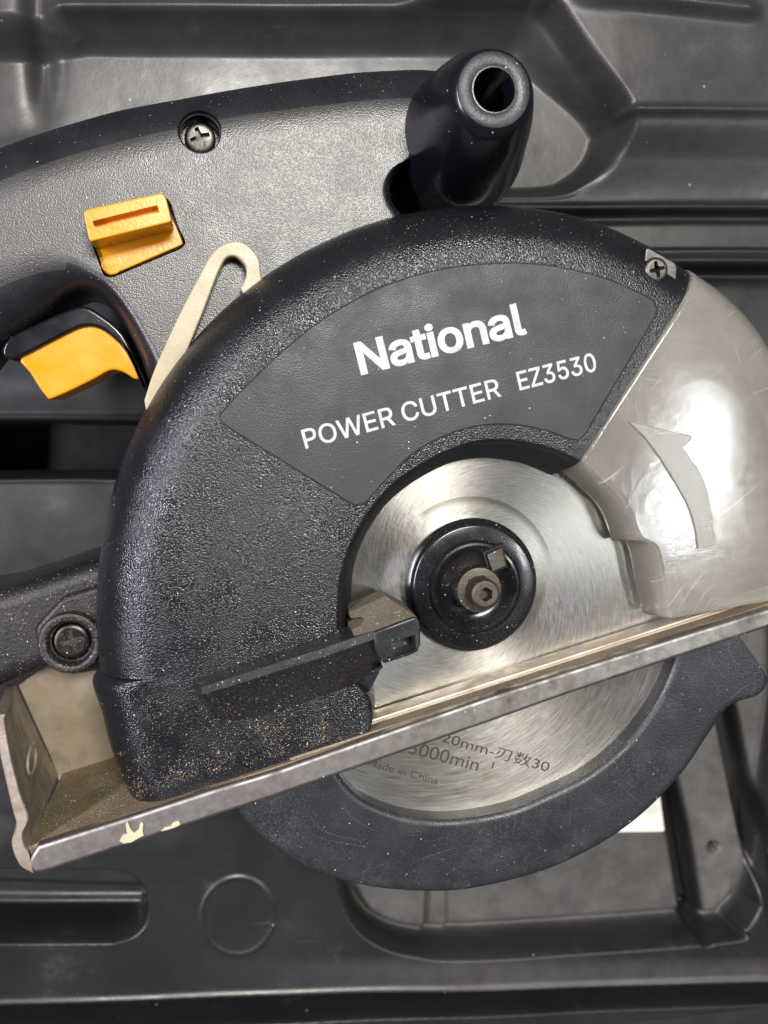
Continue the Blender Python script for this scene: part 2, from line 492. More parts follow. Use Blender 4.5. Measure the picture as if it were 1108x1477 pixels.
def ladder(name, pairs, zi, zo, prof, mat, parent, n=6, closed=True, caps=True, smooth=40, raise_from=None):
    """strip between an inner and an outer traced line; prof = (mode, mm, z)"""
    I = spline([p[0] for p in pairs], n); O = spline([p[1] for p in pairs], n)
    rows = []
    for jj, (a, b) in enumerate(zip(I, O)):
        up = 0.0 if raise_from is None else min(1, max(0, (jj / n - raise_from) / 0.7))
        A, B = P(a[0], a[1], zi), P(b[0], b[1], zo)
        d = Vector((B.x - A.x, B.y - A.y, 0)); L = d.length; d.normalize()
        row = []
        for mode, mm, z in prof:
            if mode == 'i': q = A + d * mm
            elif mode == 'o': q = B - d * mm
            else: q = A + d * (L * mm)
            w = max(0.0, 1 - mm / 15.0) if mode == 'o' else 0.0
            row.append((q.x, q.y, z + 1.5 * up * min(1, w * 2.2)))
        rows.append(row)
    return loft(name, rows, mat, parent, closed, caps, smooth)

def quarter(r, ztop, zend, n=9, mode='o'):
    """fillet from the flat (r inside the edge) to the wall at zend"""
    out = []
    for s in range(n + 1):
        a = math.pi / 2 * s / n
        out.append((mode, r * (1 - math.sin(a)), zend + (ztop - zend) * math.cos(a)))
    return out

def empty(name, loc, label, cat, group=None, parent=None):
    o = bpy.data.objects.new(name, None); COL.objects.link(o)
    o.location = Vector(loc) / 1000
    o.empty_display_size = 0.02
    ORIGIN[o.name] = Vector(loc)
    return tag(o, label, cat, group)

def cut(o, cutters):
    """boolean difference, applied"""
    for c in cutters:
        md = o.modifiers.new('cut', 'BOOLEAN'); md.operation = 'DIFFERENCE'; md.solver = 'EXACT'; md.object = c
    bpy.context.view_layer.update()
    dg = bpy.context.evaluated_depsgraph_get()
    me = bpy.data.meshes.new_from_object(o.evaluated_get(dg))
    o.modifiers.clear(); old = o.data; o.data = me
    me.polygons.foreach_set('use_smooth', [True] * len(me.polygons)); me.set_sharp_from_angle(angle=math.radians(40))
    for c in cutters: bpy.data.objects.remove(c)
    return o

def circ(c, r, n=32, a0=0.0): return [(c[0] + r * math.cos(a0 + 2 * math.pi * i / n), c[1] + r * math.sin(a0 + 2 * math.pi * i / n)) for i in range(n)]

def cross_poly(c, r, w, a0):
    pts = []
    for k in range(4):
        a = a0 + k * math.pi / 2
        for (dr, dw) in ((w * 1.25, -w), (r, -w * 0.75), (r, w * 0.75)):
            pts.append((c[0] + dr * math.cos(a) - dw * math.sin(a), c[1] + dr * math.sin(a) + dw * math.cos(a)))
    return pts

def screw(c, r, z, mat, parent, rot, name='screw'):
    """pan-head cross screw: domed head with a recessed cross"""
    return slab(name, circ(c, r, 40), z, z - 2.0, mat, parent, bev=r * 0.32, bev_z=r * 0.25,
                holes=[(cross_poly(c, r * 0.66, r * 0.17, rot), z - r * 0.6)], origin=(c[0], c[1], z), smooth=50)

# ------------------------------------------------------------------ setting: tabletop and carrying case
bench = mesh_obj('ground', [(-900, -900, -165), (900, -900, -165), (900, 900, -165), (-900, 900, -165)], [(0, 1, 2, 3)],
                 plastic('bench_top', (0.022, 0.021, 0.020), 0.6, 0.6, 0.05, wear=0.1))
tag(bench, kind='structure')

ZC = -72.0
def seg_dist(u, v, pts):
    d = np.full(u.shape, 1e9)
    for (x1, y1), (x2, y2) in zip(pts[:-1], pts[1:]):
        dx, dy = x2 - x1, y2 - y1; L = dx * dx + dy * dy
        t = np.clip(((u - x1) * dx + (v - y1) * dy) / L, 0, 1)
        d = np.minimum(d, np.hypot(u - x1 - t * dx, v - y1 - t * dy))
    return d
def poly_sdf(u, v, pts):
    """negative inside"""
    d = seg_dist(u, v, pts + [pts[0]])
    ins = np.zeros(u.shape, bool); n_ = len(pts)
    for i in range(n_):
        x1, y1 = pts[i]; x2, y2 = pts[(i + 1) % n_]
        if y1 == y2: continue
        c = ((y1 > v) != (y2 > v)) & (u < (x2 - x1) * (v - y1) / (y2 - y1) + x1)
        ins ^= c
    return np.where(ins, -d, d)
def sm(x, a, b):
    t = np.clip((x - a) / (b - a), 0, 1); return t * t * (3 - 2 * t)
def bead(x, w): return np.exp(-(x / w) ** 2)

NX, NY = 620, 900
x0, y0, _ = P(-110, 1590, ZC); x1, y1, _ = P(1230, -110, ZC)
xs = np.linspace(x0 - 6, x1 + 10, NX); ys = np.linspace(y0 - 6, y1 + 10, NY)
X, Y = np.meshgrid(xs, ys)
U, Vp = PR(X, Y, np.full(X.shape, ZC))
wob = 1.5 * np.sin(U * 0.013 + 1) + 1.2 * np.sin(Vp * 0.017 + U * 0.006)
h = 0.35 * np.sin(U * 0.008 + Vp * 0.011) + 0.25 * np.sin(U * 0.021 - Vp * 0.006 + 2)
v_ = Vp + wob * 0.5
pocket = [(-260, 22), (60, 18), (120, 8), (760, 10), (790, 30), (832, 92), (884, 165), (890, 200), (872, 240), (838, 268), (800, 281), (700, 285), (-260, 287)]
sdp = poly_sdf(U, v_, [tuple(p) for p in spline(pocket[3:-1], 5)] + pocket[-1:] + pocket[:3])
outp = sm(sdp, -8, 14) * sm(U, 560, 640)
# upper right: ledges stepping down towards the middle
h += 4 * sm(v_, 235, 172) * outp
h += 6.0 * sm(v_, 300, 190) * outp
h += 2.4 * bead(v_ - 172, 6) * sm(U, 882, 892)
h += 2.4 * bead(v_ - 299, 6) * sm(U, 560, 640)
h -= 4.0 * bead(v_ - 312, 7)
h += 1.2 * sm(v_, 318, 326) * sm(v_, 362, 356)
h += 1.8 * bead(v_ - 377, 8)
h -= 9.0 * bead(v_ - 394, 9)
h -= 3.0 * sm(v_, 396, 410)
# pocket that takes the handle
sd = sdp
h -= 12.0 * sm(sd, 4, -26 - 30 * sm(v_, 170, 60))
h += 2.8 * bead(sd + 1, 6) * sm(v_, 60, 200) * sm(U, 1000, 500)
h += 2.5 * bead(v_ - 12, 10) * sm(U, 60, 90) * sm(U, 800, 770)
h -= 4.0 * bead(U - 52, 20) * sm(v_, 190, 60)
h += 4.0 * bead(v_ - 8 - (U - 800) * 0.10, 12) * sm(U, 790, 850) * sm(U, 1080, 1050)
h += 1.6 * bead(v_ - 215, 26) * sm(U, 140, 40)
# left: ledge, black slot, floor
lm = sm(U, 330, 280)
h += 3.0 * bead(v_ - 560, 42) * lm
h += 1.2 * bead(v_ - 602, 5) * lm
h -= 36.0 * sm(v_, 607, 617) * sm(v_, 694, 684) * lm
h -= 2.0 * sm(v_, 686, 700)
# lower left slot
sl = [(-260, 1261), (150, 1262), (185, 1268), (204, 1285), (211, 1312), (206, 1340), (188, 1358), (160, 1366), (-260, 1367)]
sd = poly_sdf(U, v_, [sl[0]] + [tuple(p) for p in spline(sl[1:-1], 4)] + [sl[-1]])
h += 1.2 * sm(v_, 1180, 1235) * sm(U, 380, 180) * 1.5
h -= 8.0 * sm(sd, 3, -6)
ins = sm(sd, -4, -12)
h += ins * (-5 * sm(v_, 1288 + (U * 0.03), 1304 + (U * 0.03)) + 2.0 * bead(v_ - 1330, 7) - 14 * sm(v_, 1334, 1348))
# moulded disc mark
rd = np.hypot((U - 343) / 0.93, (v_ - 1330))
h += 0.55 * bead(rd - 57, 3.2) + 0.25 * sm(rd, 58, 54)
# lower right pocket
lp = [(484, 1180), (487, 1250), (496, 1300), (516, 1345), (548, 1372), (600, 1388), (700, 1392), (1050, 1368), (1085, 1352), (1106, 1322), (1112, 1280), (1150, 1000), (1150, 880), (900, 880), (484, 1000)]
sd = poly_sdf(U, v_, [tuple(p) for p in spline(lp[:-3], 5)] + lp[-3:])
h -= 9.0 * sm(sd, 5, -14) + 5.0 * bead(sd + 13, 9) * sm(v_, 1280, 1340)  # groove along the pocket foot is added to darken the shade there
inn = sm(sd, -6, -20)
h -= inn * 3.5 * sm(U + (v_ - 1330) * 0.05, 622, 630) 
h -= inn * 1.2 * sm(U, 655, 664)
gr = seg_dist(U, v_, [(930, 900), (960, 1040), (985, 1130), (1008, 1230), (1030, 1362)])
h -= 9.0 * sm(gr, 15, 8) * sm(v_, 1392, 1372)
side = (U - (930 + (v_ - 900) * 0.2165))
h += inn * 3.5 * sm(side, 5, 25)
gr2 = seg_dist(U, v_, [(1040, 900), (1078, 1050), (1098, 1150), (1130, 1300), (1150, 1400)])
h -= 9.0 * sm(gr2, 20, 9)
hole = np.hypot(U - 1058, Vp - 1247)
h -= 30.0 * sm(hole, 9.5, 7.5)
# front edge, gap and outer rim
ed = v_ - (1459 - 31 * U / 1108)
h += 0.9 * bead(ed + 3, 5)
h -= 34.0 * sm(ed, -2, 12)
h += 30.0 * sm(v_ - (1476 - 12 * (U - 800) / 300), -9, 8)
h += 1.2 * bead(v_ - (1479 - 12 * (U - 800) / 300), 4)
h += 0.05 * rng.standard_normal(h.shape) * 0.0
Z = ZC + h
V = np.stack([X, Y, Z], -1).reshape(-1, 3) / 1000
idx = np.arange(NX * NY).reshape(NY, NX)
quads = np.stack([idx[:-1, :-1], idx[:-1, 1:], idx[1:, 1:], idx[1:, :-1]], -1).reshape(-1, 4)
hf = h[:-1, :-1].ravel(); hole_f = hole[:-1, :-1].ravel()
quads = quads[~((hf < -32.5) | (hole_f < 7.8))]          # open slot, front gap and drain hole
# skirt down to the bench
rimi = np.concatenate([idx[0, :], idx[1:, -1], idx[-1, -2::-1], idx[-2:0:-1, 0]])
sk = V[rimi].copy(); sk[:, 2] = -0.1648
nb = len(V); V = np.concatenate([V, sk]); m_ = len(rimi)
a = np.arange(m_); b_ = (a + 1) % m_
skf = np.stack([rimi[b_], rimi[a], nb + a, nb + b_], -1)
quads = np.concatenate([quads, skf])
case_root = empty('carrying_case', (0, 0, -164.8), 'black moulded plastic carrying case with ridges and pockets under the saw', 'case')
me = bpy.data.meshes.new('tray')
me.vertices.add(len(V)); me.vertices.foreach_set('co', (V + np.array([0, 0, 0.1648])).ravel())
me.loops.add(quads.size); me.loops.foreach_set('vertex_index', quads.ravel().astype(np.int32))
me.polygons.add(len(quads))
me.polygons.foreach_set('loop_start', np.arange(0, quads.size, 4, dtype=np.int32))
me.polygons.foreach_set('loop_total', np.full(len(quads), 4, dtype=np.int32))
me.update(calc_edges=True); me.validate()
me.polygons.foreach_set('use_smooth', [True] * len(me.polygons))
DU = 0.85 * inn * sm(gr, 14, 22) * sm(gr2, 14, 22) * (0.75 + 0.25 * sm(side, 0, 25))
DU += 0.35 * sm(v_, 1385, 1410) * sm(v_, 1465, 1450) * sm(U, 250, 700)
DU += 0.55 * np.exp(-((U - 45) / 90) ** 2 - ((v_ - 245) / 45) ** 2)
DU += 0.25 * sm(v_, 320, 330) * sm(v_, 360, 350) + 0.16 * sm(v_, 300, 250)
DU += 0.30 * sm(v_, 500, 540) * sm(v_, 606, 590) * lm + 0.12 * sm(v_, 690, 700) * sm(v_, 900, 800) * lm
at = me.attributes.new('dust', 'FLOAT', 'POINT')
at.data.foreach_set('value', np.concatenate([np.clip(DU, 0, 1).ravel(), np.zeros(m_)]).astype(np.float32))
me.materials.append(M['case'])
tray = bpy.data.objects.new('tray', me); COL.objects.link(tray); tray.parent = case_root

def case_z(u, v):
    p = P(u, v, ZC)
    i = int(np.clip(np.searchsorted(xs, p.x), 0, NX - 1)); j = int(np.clip(np.searchsorted(ys, p.y), 0, NY - 1))
    return float(Z[j, i])

zs = case_z(925, 1180) + 0.5
st = slab('paper_sticker', px_poly(rounded([(800, 1100), (946, 1100), (959, 1199), (820, 1201)], 4), zs), zs, zs - 0.8, M['paper'], None, bev=0.15)
tag(st, 'small off-white paper sticker on the case floor half hidden behind the lower blade guard', 'sticker')

# ------------------------------------------------------------------ the saw
saw = empty('circular_saw', (0, 0, -60), 'black and grey power cutter saw with yellow trigger and white lettering lying in its case', 'saw')
HUB = P(685, 846, 5)
HC = (HUB.x, HUB.y)

# main upper guard
guard_pairs = [((835, 666), (985, 388)), ((799, 650), (930, 352)), ((760, 640), (860, 320)), ((720, 636), (790, 302)),
               ((672, 642), (700, 294)), ((627, 661), (610, 302)), ((593, 681), (520, 325)), ((562, 705), (430, 366)),
               ((538, 733), (350, 420)), ((518, 763), (280, 488)), ((501, 801), (217, 575)), ((492, 839), (168, 685)),
               ((489, 880), (143, 800)), ((490, 915), (138, 880)), ((497, 950), (142, 955)), ((499, 958), (143, 966)), ((501, 963), (135, 974)), ((503, 967), (134, 986)), ((514, 986), (146, 1022)),
               ((530, 1004), (158, 1070)), ((536, 1032), (175, 1115)), ((533, 1055), (192, 1150))]
prof = [('i', -2.9, 2.2), ('i', -0.5, 12.9), ('i', -0.15, 13.6), ('i', 0.5, 14.0), ('i', 0.9, 14.05), ('f', 0.25, 14.05), ('f', 0.5, 14.05), ('o', 18.0, 14.02)] + quarter(16, 13.9, -3, 12) + [('o', 0.3, -14), ('i', 2, -14)]
guard = ladder('upper_guard', guard_pairs, 14, 0, prof, M['guard'], saw, n=7, raise_from=14.4)

ladder('inner_lip', [((u, v), (u2, v2)) for (u, v), (u2, v2) in guard_pairs[:15]], 14, 0,
       [('i', -5.0, 0.9), ('i', -1.2, 12.4), ('i', -0.5, 13.45), ('i', 0.2, 13.7), ('i', 0.6, 13.5), ('i', 0.6, 0.9)], M['void'], guard, n=7)

# recessed-edge label panel with the lettering
lab = [(318, 596), (350, 560), (400, 512), (450, 470), (510, 432), (570, 405), (640, 386), (700, 379), (760, 378), (820, 386), (880, 402), (930, 424)]
lab = [tuple(p) for p in spline(lab, 4)] + [(943, 432), (949, 445), (945, 458)] + [(846, 625), (836, 636), (822, 634)]
inner_arc = [(790, 622), (750, 614), (710, 613), (670, 619), (625, 637), (590, 660), (560, 690), (535, 718)]
lab += [tuple(p) for p in spline(inner_arc, 3)] + [(524, 728), (510, 729), (498, 722)] + [(330, 618), (317, 607)]
lab_mm = px_poly(lab, 14.2)
groove = slab('label_groove', lab_mm, 14.09, 12, M['void'], guard, bev=0)
lab_in = inset(lab_mm if area2(lab_mm) > 0 else lab_mm[::-1], 0.28)
label = slab('label_panel', lab_in, 14.3, 12.5, M['label'], guard, bev=0.15, seg=2)

import os
fdir = bpy.utils.system_resource('DATAFILES', path='fonts')
def font(nm):
    try: return bpy.data.fonts.load(os.path.join(fdir, nm))
    except Exception: return None
INTER = font('Inter.woff2')

def text_part(name, body, a, b, cap, z, mat, parent, bold=0.0, thick=0.06, fnt='inter', spacing=1.0, capn=None, shear=0.0):
    cu = bpy.data.curves.new(name, 'FONT'); cu.body = body; cu.size = 1.0; cu.space_character = spacing
    cu.resolution_u = 5; cu.fill_mode = 'NONE'; cu.offset = 0
    if fnt == 'inter' and INTER: cu.font = INTER
    to = bpy.data.objects.new('tmp', cu); COL.objects.link(to)
    bpy.context.view_layer.update()
    me = bpy.data.meshes.new_from_object(to.evaluated_get(bpy.context.evaluated_depsgraph_get()))
    bpy.data.objects.remove(to)
    co = [v.co[:2] for v in me.vertices]; nxt = {}
    for e in me.edges: nxt[e.vertices[0]] = e.vertices[1] if e.vertices[0] not in nxt else nxt[e.vertices[0]]
    adj = {}
    for e in me.edges:
        adj.setdefault(e.vertices[0], []).append(e.vertices[1]); adj.setdefault(e.vertices[1], []).append(e.vertices[0])
    seen = set(); loops = []
    for s0 in range(len(co)):
        if s0 in seen or s0 not in adj: continue
        lp_ = [s0]; seen.add(s0); cur = min(adj[s0], key=lambda q: (q != s0 + 1, q))
        while cur not in seen:
            seen.add(cur); lp_.append(cur)
            nn = [q for q in adj[cur] if q not in seen]
            if not nn: break
            cur = min(nn)
        if len(lp_) > 2: loops.append([co[q] for q in lp_])
    def dedupe(l):
        o_ = [l[0]]
        for q in l[1:]:
            if math.hypot(q[0] - o_[-1][0], q[1] - o_[-1][1]) > 1e-4: o_.append(q)
        return o_
    loops = [dedupe(l) for l in loops]
    sgn = 1 if area2(max(loops, key=lambda l: abs(area2(l)))) > 0 else -1
    if bold: loops = [inset(l, -sgn * bold) for l in loops]
    pts = []; edges = []
    for l in loops:
        b0 = len(pts); pts += [Vector(q) for q in l]
        edges += [(b0 + i, b0 + (i + 1) % len(l)) for i in range(len(l))]
    vo, _, fo, *_r = geometry.delaunay_2d_cdt(pts, edges, [], 0, 1e-5)
    def wind(p):
        w = 0
        for l in loops:
            n_ = len(l)
            for i in range(n_):
                x1, y1 = l[i]; x2, y2 = l[(i + 1) % n_]
                if (y1 > p[1]) != (y2 > p[1]) and p[0] < (x2 - x1) * (p[1] - y1) / (y2 - y1) + x1: w += 1 if y2 > y1 else -1
        return w
    fs = [tuple(f) for f in fo if wind(sum((vo[i] for i in f), Vector((0, 0))) / len(f)) * sgn > 0]
    vs = np.array([(v.x, v.y, 0) for v in vo])
    used = sorted({i for f in fs for i in f})
    xa, xb = vs[used, 0].min(), vs[used, 0].max()
    # cap height from flat-topped glyphs; descent ignored
    ca = vs[used, 1].max() if capn is None else capn
    A, B = P(a[0], a[1], z), P(b[0], b[1], z)
    ex = (B - A); L = ex.length; ex.normalize(); ey = Vector((-ex.y, ex.x, 0))
    d = Vector((b[0] - a[0], b[1] - a[1])).normalized()
    am = P((a[0] + b[0]) / 2, (a[1] + b[1]) / 2, z)
    up = P((a[0] + b[0]) / 2 + d.y * cap, (a[1] + b[1]) / 2 - d.x * cap, z)
    hc = (up - am).length
    out = []
    for x, y, _ in vs:
        xx = (x - xa) / (xb - xa) * L; yy = (y + bold) / (ca + bold) * hc
        q = A + ex * (xx + shear * yy) + ey * yy
        out.append((q.x, q.y, z))
    n0 = len(out)
    out += [(x, y, zz - thick) for x, y, zz in out]
    ff = [tuple(f) for f in fs]
    ec = set()
    for f in fs:
        for i in range(len(f)): ec.add((f[i], f[(i + 1) % len(f)]))
    for (i, j) in ec:
        if (j, i) not in ec: ff.append((j, i, n0 + i, n0 + j))
    o = mesh_obj(name, out, ff, mat, parent, (A.x, A.y, z), 0)
    bpy.data.meshes.remove(me)
    return o
text_part('brand_lettering', 'National', (521, 541), (761, 481), 49, 14.37, M['print'], guard, bold=0.023, spacing=0.98)
text_part('model_lettering', 'POWER CUTTER', (441, 647), (724, 571), 28, 14.37, M['print'], guard, bold=0.009)
text_part('model_lettering', 'EZ3530', (750, 563), (862, 534), 27.5, 14.37, M['print'], guard, bold=0.011)

# metal bracket and screw where the clear cover meets the guard
slab('bracket', px_poly(rounded([(932, 354), (978, 380), (976, 407), (965, 418), (950, 416), (935, 400), (930, 385)], 8), 11.5), 11.5, 5, M['screw'], saw, bev=0.4)
sc = P(948, 388, 13.3)
screw(sc, 3.3, 13.3, M['screw'], saw, 0.25)

# clear cover
cov_pairs = [((838, 664), (986, 389)), ((869, 691), (1040, 428)), ((897, 721), (1085, 480)), ((911, 749), (1120, 550)),
             ((921, 776), (1143, 620)), ((934, 781), (1158, 700)), ((947, 795), (1165, 770)), ((958, 850), (1165, 808)), ((969, 892), (1160, 838))]
prof = [('i', -3.6, 3.0), ('i', -0.8, 11.6), ('i', 0.0, 12.9), ('i', 0.9, 13.3), ('i', 1.3, 13.3), ('f', 0.3, 13.3), ('f', 0.5, 13.3), ('o', 11.0, 13.3)] + quarter(10, 13.2, -2, 12) + [('o', 0, -13)]
cover = ladder('clear_cover', cov_pairs, 13.3, 0, prof, M['clear'], saw, n=8, closed=False, caps=False)
md = cover.modifiers.new('wall', 'SOLIDIFY'); md.thickness = 0.0018; md.offset = -1
# raised arrow on the cover
arr = [(906, 607), (1001, 629), (985, 645)] + [tuple(p) for p in spline([(985, 645), (1011, 682), (1024, 721), (1032, 785)], 4)][1:] + [(1007, 792)] + \
      [tuple(p) for p in spline([(1004, 766), (995, 735), (978, 702), (956, 666), (931, 632), (906, 607)], 4)][:-1]
slab('arrow', px_poly(arr, 13.9), 13.95, 13.1, M['arrow'], cover, bev=0.25, seg=2)

# backing of the guard (cast housing) behind the blade
hb = [P(u, v, -12) for u, v in [(1200, 850), (1180, 700), (1140, 590), (1085, 490), (1010, 405), (930, 355), (830, 320), (700, 303), (560, 318), (430, 375), (320, 460), (240, 570), (180, 700), (160, 860), (180, 1000), (215, 1120)]]
slab('housing_plate', [(p.x, p.y) for p in hb], -12, -30, M['alloy'], saw, bev=0.8)

# blade with teeth
BR = 65.4
tooth = circ((HC[0] - 1.0, HC[1] - 1.6), BR, 240)
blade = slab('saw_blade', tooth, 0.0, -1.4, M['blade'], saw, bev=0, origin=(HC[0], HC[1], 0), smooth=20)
text_part('etched_lettering', '20mm-刃数30', (636, 1069), (790, 1113), 17, 0.03, M['etch'], blade, fnt='def', thick=0.02)
text_part('etched_lettering', '5000min⁻¹', (588, 1086), (708, 1117), 19, 0.03, M['etch'], blade, fnt='def', thick=0.02)
text_part('etched_lettering', 'Made in China', (530, 1104), (631, 1131), 10, 0.03, M['etch'], blade, fnt='def', thick=0.02)
text_part('etched_lettering', 'NITSU', (836, 690), (757, 656), 11, 0.03, M['etch'], blade, fnt='def', thick=0.02, bold=-0.006)
#text_part('etched_lettering', '125', (624, 994), (572, 980), 13, 0.03, M['etch'], blade, fnt='def', thick=0.02)

# arbor: flange, dished centre, washer, bolt
flange = lathe('flange', HC, [(18.6, 0.02), (18.6, 1.9), (17.9, 2.4), (17.5, 2.6), (17.5, 4.4), (17.1, 4.9), (16.5, 5.1), (13.0, 5.1), (12.7, 5.5), (12.2, 6.0), (11.6, 6.1), (10.9, 5.7), (9.8, 4.4), (8.4, 3.7), (6.5, 3.4)], M['hub'], saw, 96)
BC = HC
lathe('washer', BC, [(6.3, 3.4), (6.3, 9.2), (6.0, 9.7), (4.2, 9.9)], M['bolt'], flange, 48)
hexs = circ(BC, 2.0, 6, 0.5)
slab('bolt', circ(BC, 4.2, 6, 0.3), 11.6, 9.5, M['bolt'], flange, bev=0.7)
slab('bolt', circ(BC, 3.9, 40), 16.2, 10, M['bolt'], flange, bev=0.8, holes=[(hexs, 12.5)])
# square drive notch beside the bolt
nc = P(717, 806, 8)
sq = [(nc.x + x, nc.y + y) for x, y in ((-1.4, -3.6), (2.7, -1.9), (1.4, 3.2), (-2.9, 1.4))]
slab('drive_key', sq, 8.3, 3, M['bolt'], flange, bev=0.35)
sq2 = [(nc.x + (x - 0) * 1.28, nc.y + y * 1.28) for x, y in ((-1.4, -3.6), (2.7, -1.9), (1.4, 3.2), (-2.9, 1.4))]
slab('key_slot', sq2, 6.9, 3, M['void'], flange, bev=0.3)

# dust guide on the guard: long rib ending in a tab over the blade
def sec(A, B, C, D, zs): return [tuple(P(*A, zs[0])), tuple(P(*B, zs[1])), tuple(P(*C, zs[2])), tuple(P(*D, zs[3])), tuple(P(D[0], D[1], zs[3] - 6)), tuple(P(A[0], A[1], zs[0] - 6))]
rows = [sec((277, 984), (284, 997), (288, 1004), (300, 1022), (13, 17.5, 17.5, 13)),
        sec((281, 978), (290, 991), (292, 1001), (318, 1040), (13.6, 22.8, 23.0, 14.0)),
        sec((345, 957), (349, 972), (350, 984), (370, 1036), (13.6, 23.3, 23.5, 13.9)),
        sec((400, 939), (405, 954), (406, 966), (420, 1020), (13.6, 23.3, 23.5, 13.9)),
        sec((460, 918), (463, 936), (464, 948), (470, 1003), (13.6, 23.3, 23.5, 13.9)),
        sec((505, 902), (508, 920), (510, 932), (508, 990), (13.6, 23.3, 23.5, 13.9)),
        sec((512, 900), (540, 910), (541, 921), (552, 962), (13.0, 23.3, 23.5, 9.0))]
dense = []
for i in range(6):
    dense.append([[tuple(x) for x in r] for r in rows][i])
rib = loft('dust_rib', rows, M['rib'], saw, smooth=25)
tab_top = [(538, 911), (597, 889), (603, 891), (607, 900), (607, 930), (603, 940), (590, 946), (556, 957), (548, 952), (540, 935)]
pock = px_poly(rounded([(564, 926), (599, 915), (600, 938), (566, 949)], 4), 23.6)
slab('guide_tab', px_poly(tab_top, 23.6), 23.6, 6, M['rib'], rib, bev=0.7, holes=[(pock, 16)])
q0, q1, q2 = P(556, 859, 12.5), P(600, 888.5, 23.3), P(540, 911, 23.3)
nf = (q1 - q0).cross(q2 - q0).normalized()
def onplane(u, v):
    e = Vector((0, 0, CAM_H)); d = P(u, v, 0) - e
    return e + d * ((q0 - e).dot(nf) / d.dot(nf))
dv = [onplane(*p) for p in [(505, 882), (556, 859), (600, 888.5), (540, 911), (512, 921), (508, 908), (520, 902), (526, 894), (522, 889), (506, 891)]]
bt = [Vector((p.x, p.y, 4)) for p in dv]
loft('dusty_face', [[tuple(p) for p in dv], [tuple(p) for p in bt]], M['dusty'], rib, smooth=20)
web = [P(512, 975, 12.5), P(552, 960, 12.5), P(530, 1003, 10.5), P(515, 990, 12.5)]
loft('web', [[tuple(p) for p in web], [(p.x, p.y, 1.5) for p in web]], M['rib'], rib, smooth=20)

# lower guard
lg_pairs = [((474, 1098), (320, 1135)), ((490, 1126), (352, 1180)), ((515, 1152), (400, 1224)), ((552, 1171), (458, 1256)), ((600, 1184), (545, 1278)),
            ((662, 1186), (654, 1282)), ((735, 1173), (754, 1262)), ((790, 1151), (815, 1240)), ((850, 1121), (880, 1205)), ((900, 1081), (935, 1162)),
            ((934, 1041), (985, 1108)), ((958, 1003), (1016, 1062)), ((974, 967), (1048, 1018)), ((984, 935), (1090, 1001)), ((992, 905), (1103, 985)), ((1002, 880), (1098, 966)), ((1012, 850), (1040, 885))]
prof = [('i', -0.9, -1.0), ('i', -0.9, 0.7), ('i', -0.7, 5.2), ('i', 0.0, 5.9), ('i', 0.9, 6.1), ('i', 1.3, 6.12), ('f', 0.5, 6.2), ('o', 3.2, 6.12)] + quarter(2.6, 6.1, 3.5, 5) + [('o', 0.0, -7), ('i', 0, -7)]
ladder('lower_guard', lg_pairs, 6, 3.5, prof, M['lower'], saw, n=7)

# shoe: lip, face plate, rails, end flange, back panel
shoe_mat_origin = P(200, 1170, 17)
lip_px = [(46, 1232), (54, 1220), (184, 1179), (300, 1141), (400, 1111), (535, 1064), (700, 1007), (820, 968), (1002, 911), (1108, 878), (1220, 842),
          (1220, 869), (1108, 905), (1041, 927), (820, 1001), (700, 1044), (400, 1148), (300, 1181), (62, 1259), (48, 1259), (38, 1246)]
lip_hole = None
lip = slab('shoe_lip', px_poly(lip_px, 17.5), 17.5, 14.5, M['lip'], saw, bev=1.1, bev_z=0.9, seg=8)
def along(n_off, z, us=(46, 1220)):
    """point line of the plate face: px line at z=17 pushed n_off mm to the upper left"""
    A, B = P(54, 1221, 17), P(1108, 880, 17)
    d = (B - A); d.z = 0; d.normalize(); n = Vector((-d.y, d.x, 0))
    out = []
    for u in us:
        q = P(u, 1221 - (u - 54) * 0.3235, 17)
        q = q + n * n_off; out.append((q.x, q.y, z))
    return out
def strip(name, prof2, us, mat, parent):
    rows = [[], []]
    for n_off, z in prof2:
        a_, b2 = along(n_off, z, us); rows[0].append(a_); rows[1].append(b2)
    return loft(name, rows, mat, parent, smooth=30)
strip('shoe_plate', [(0.25, 15.6), (0.25, -34), (-2.0, -34), (-2.0, 15.6)], (40, 1220), M['plate'], lip)
strip('rail', [(0.2, 7.6), (1.3, 7.3), (1.5, 6.6), (1.5, 1.2), (1.2, 0.8), (0.2, 0.8)], (420, 1225), M['rail'], lip)
strip('rail', [(0.2, 14.8), (0.8, 14.4), (0.9, 9.6), (0.2, 8.6)], (420, 1225), M['plate'], lip)
strip('rail', [(0.2, 8.5), (1.0, 8.4), (1.0, 7.9), (0.2, 7.8)], (420, 1225), M['rail'], lip)
fl_in = [(9, 1030), (7, 1041), (16, 1092), (30, 1146), (41, 1176), (38, 1190), (33, 1200), (34, 1215), (41, 1228)]
fl_out = [(48, 1259), (28, 1246), (17, 1215), (24, 1190), (18, 1165), (3, 1100), (-7, 1045), (-7, 1030)]
fi = spline(fl_in, 5); fo_ = spline(fl_out[::-1], 5)
K_ = 32; rows = []
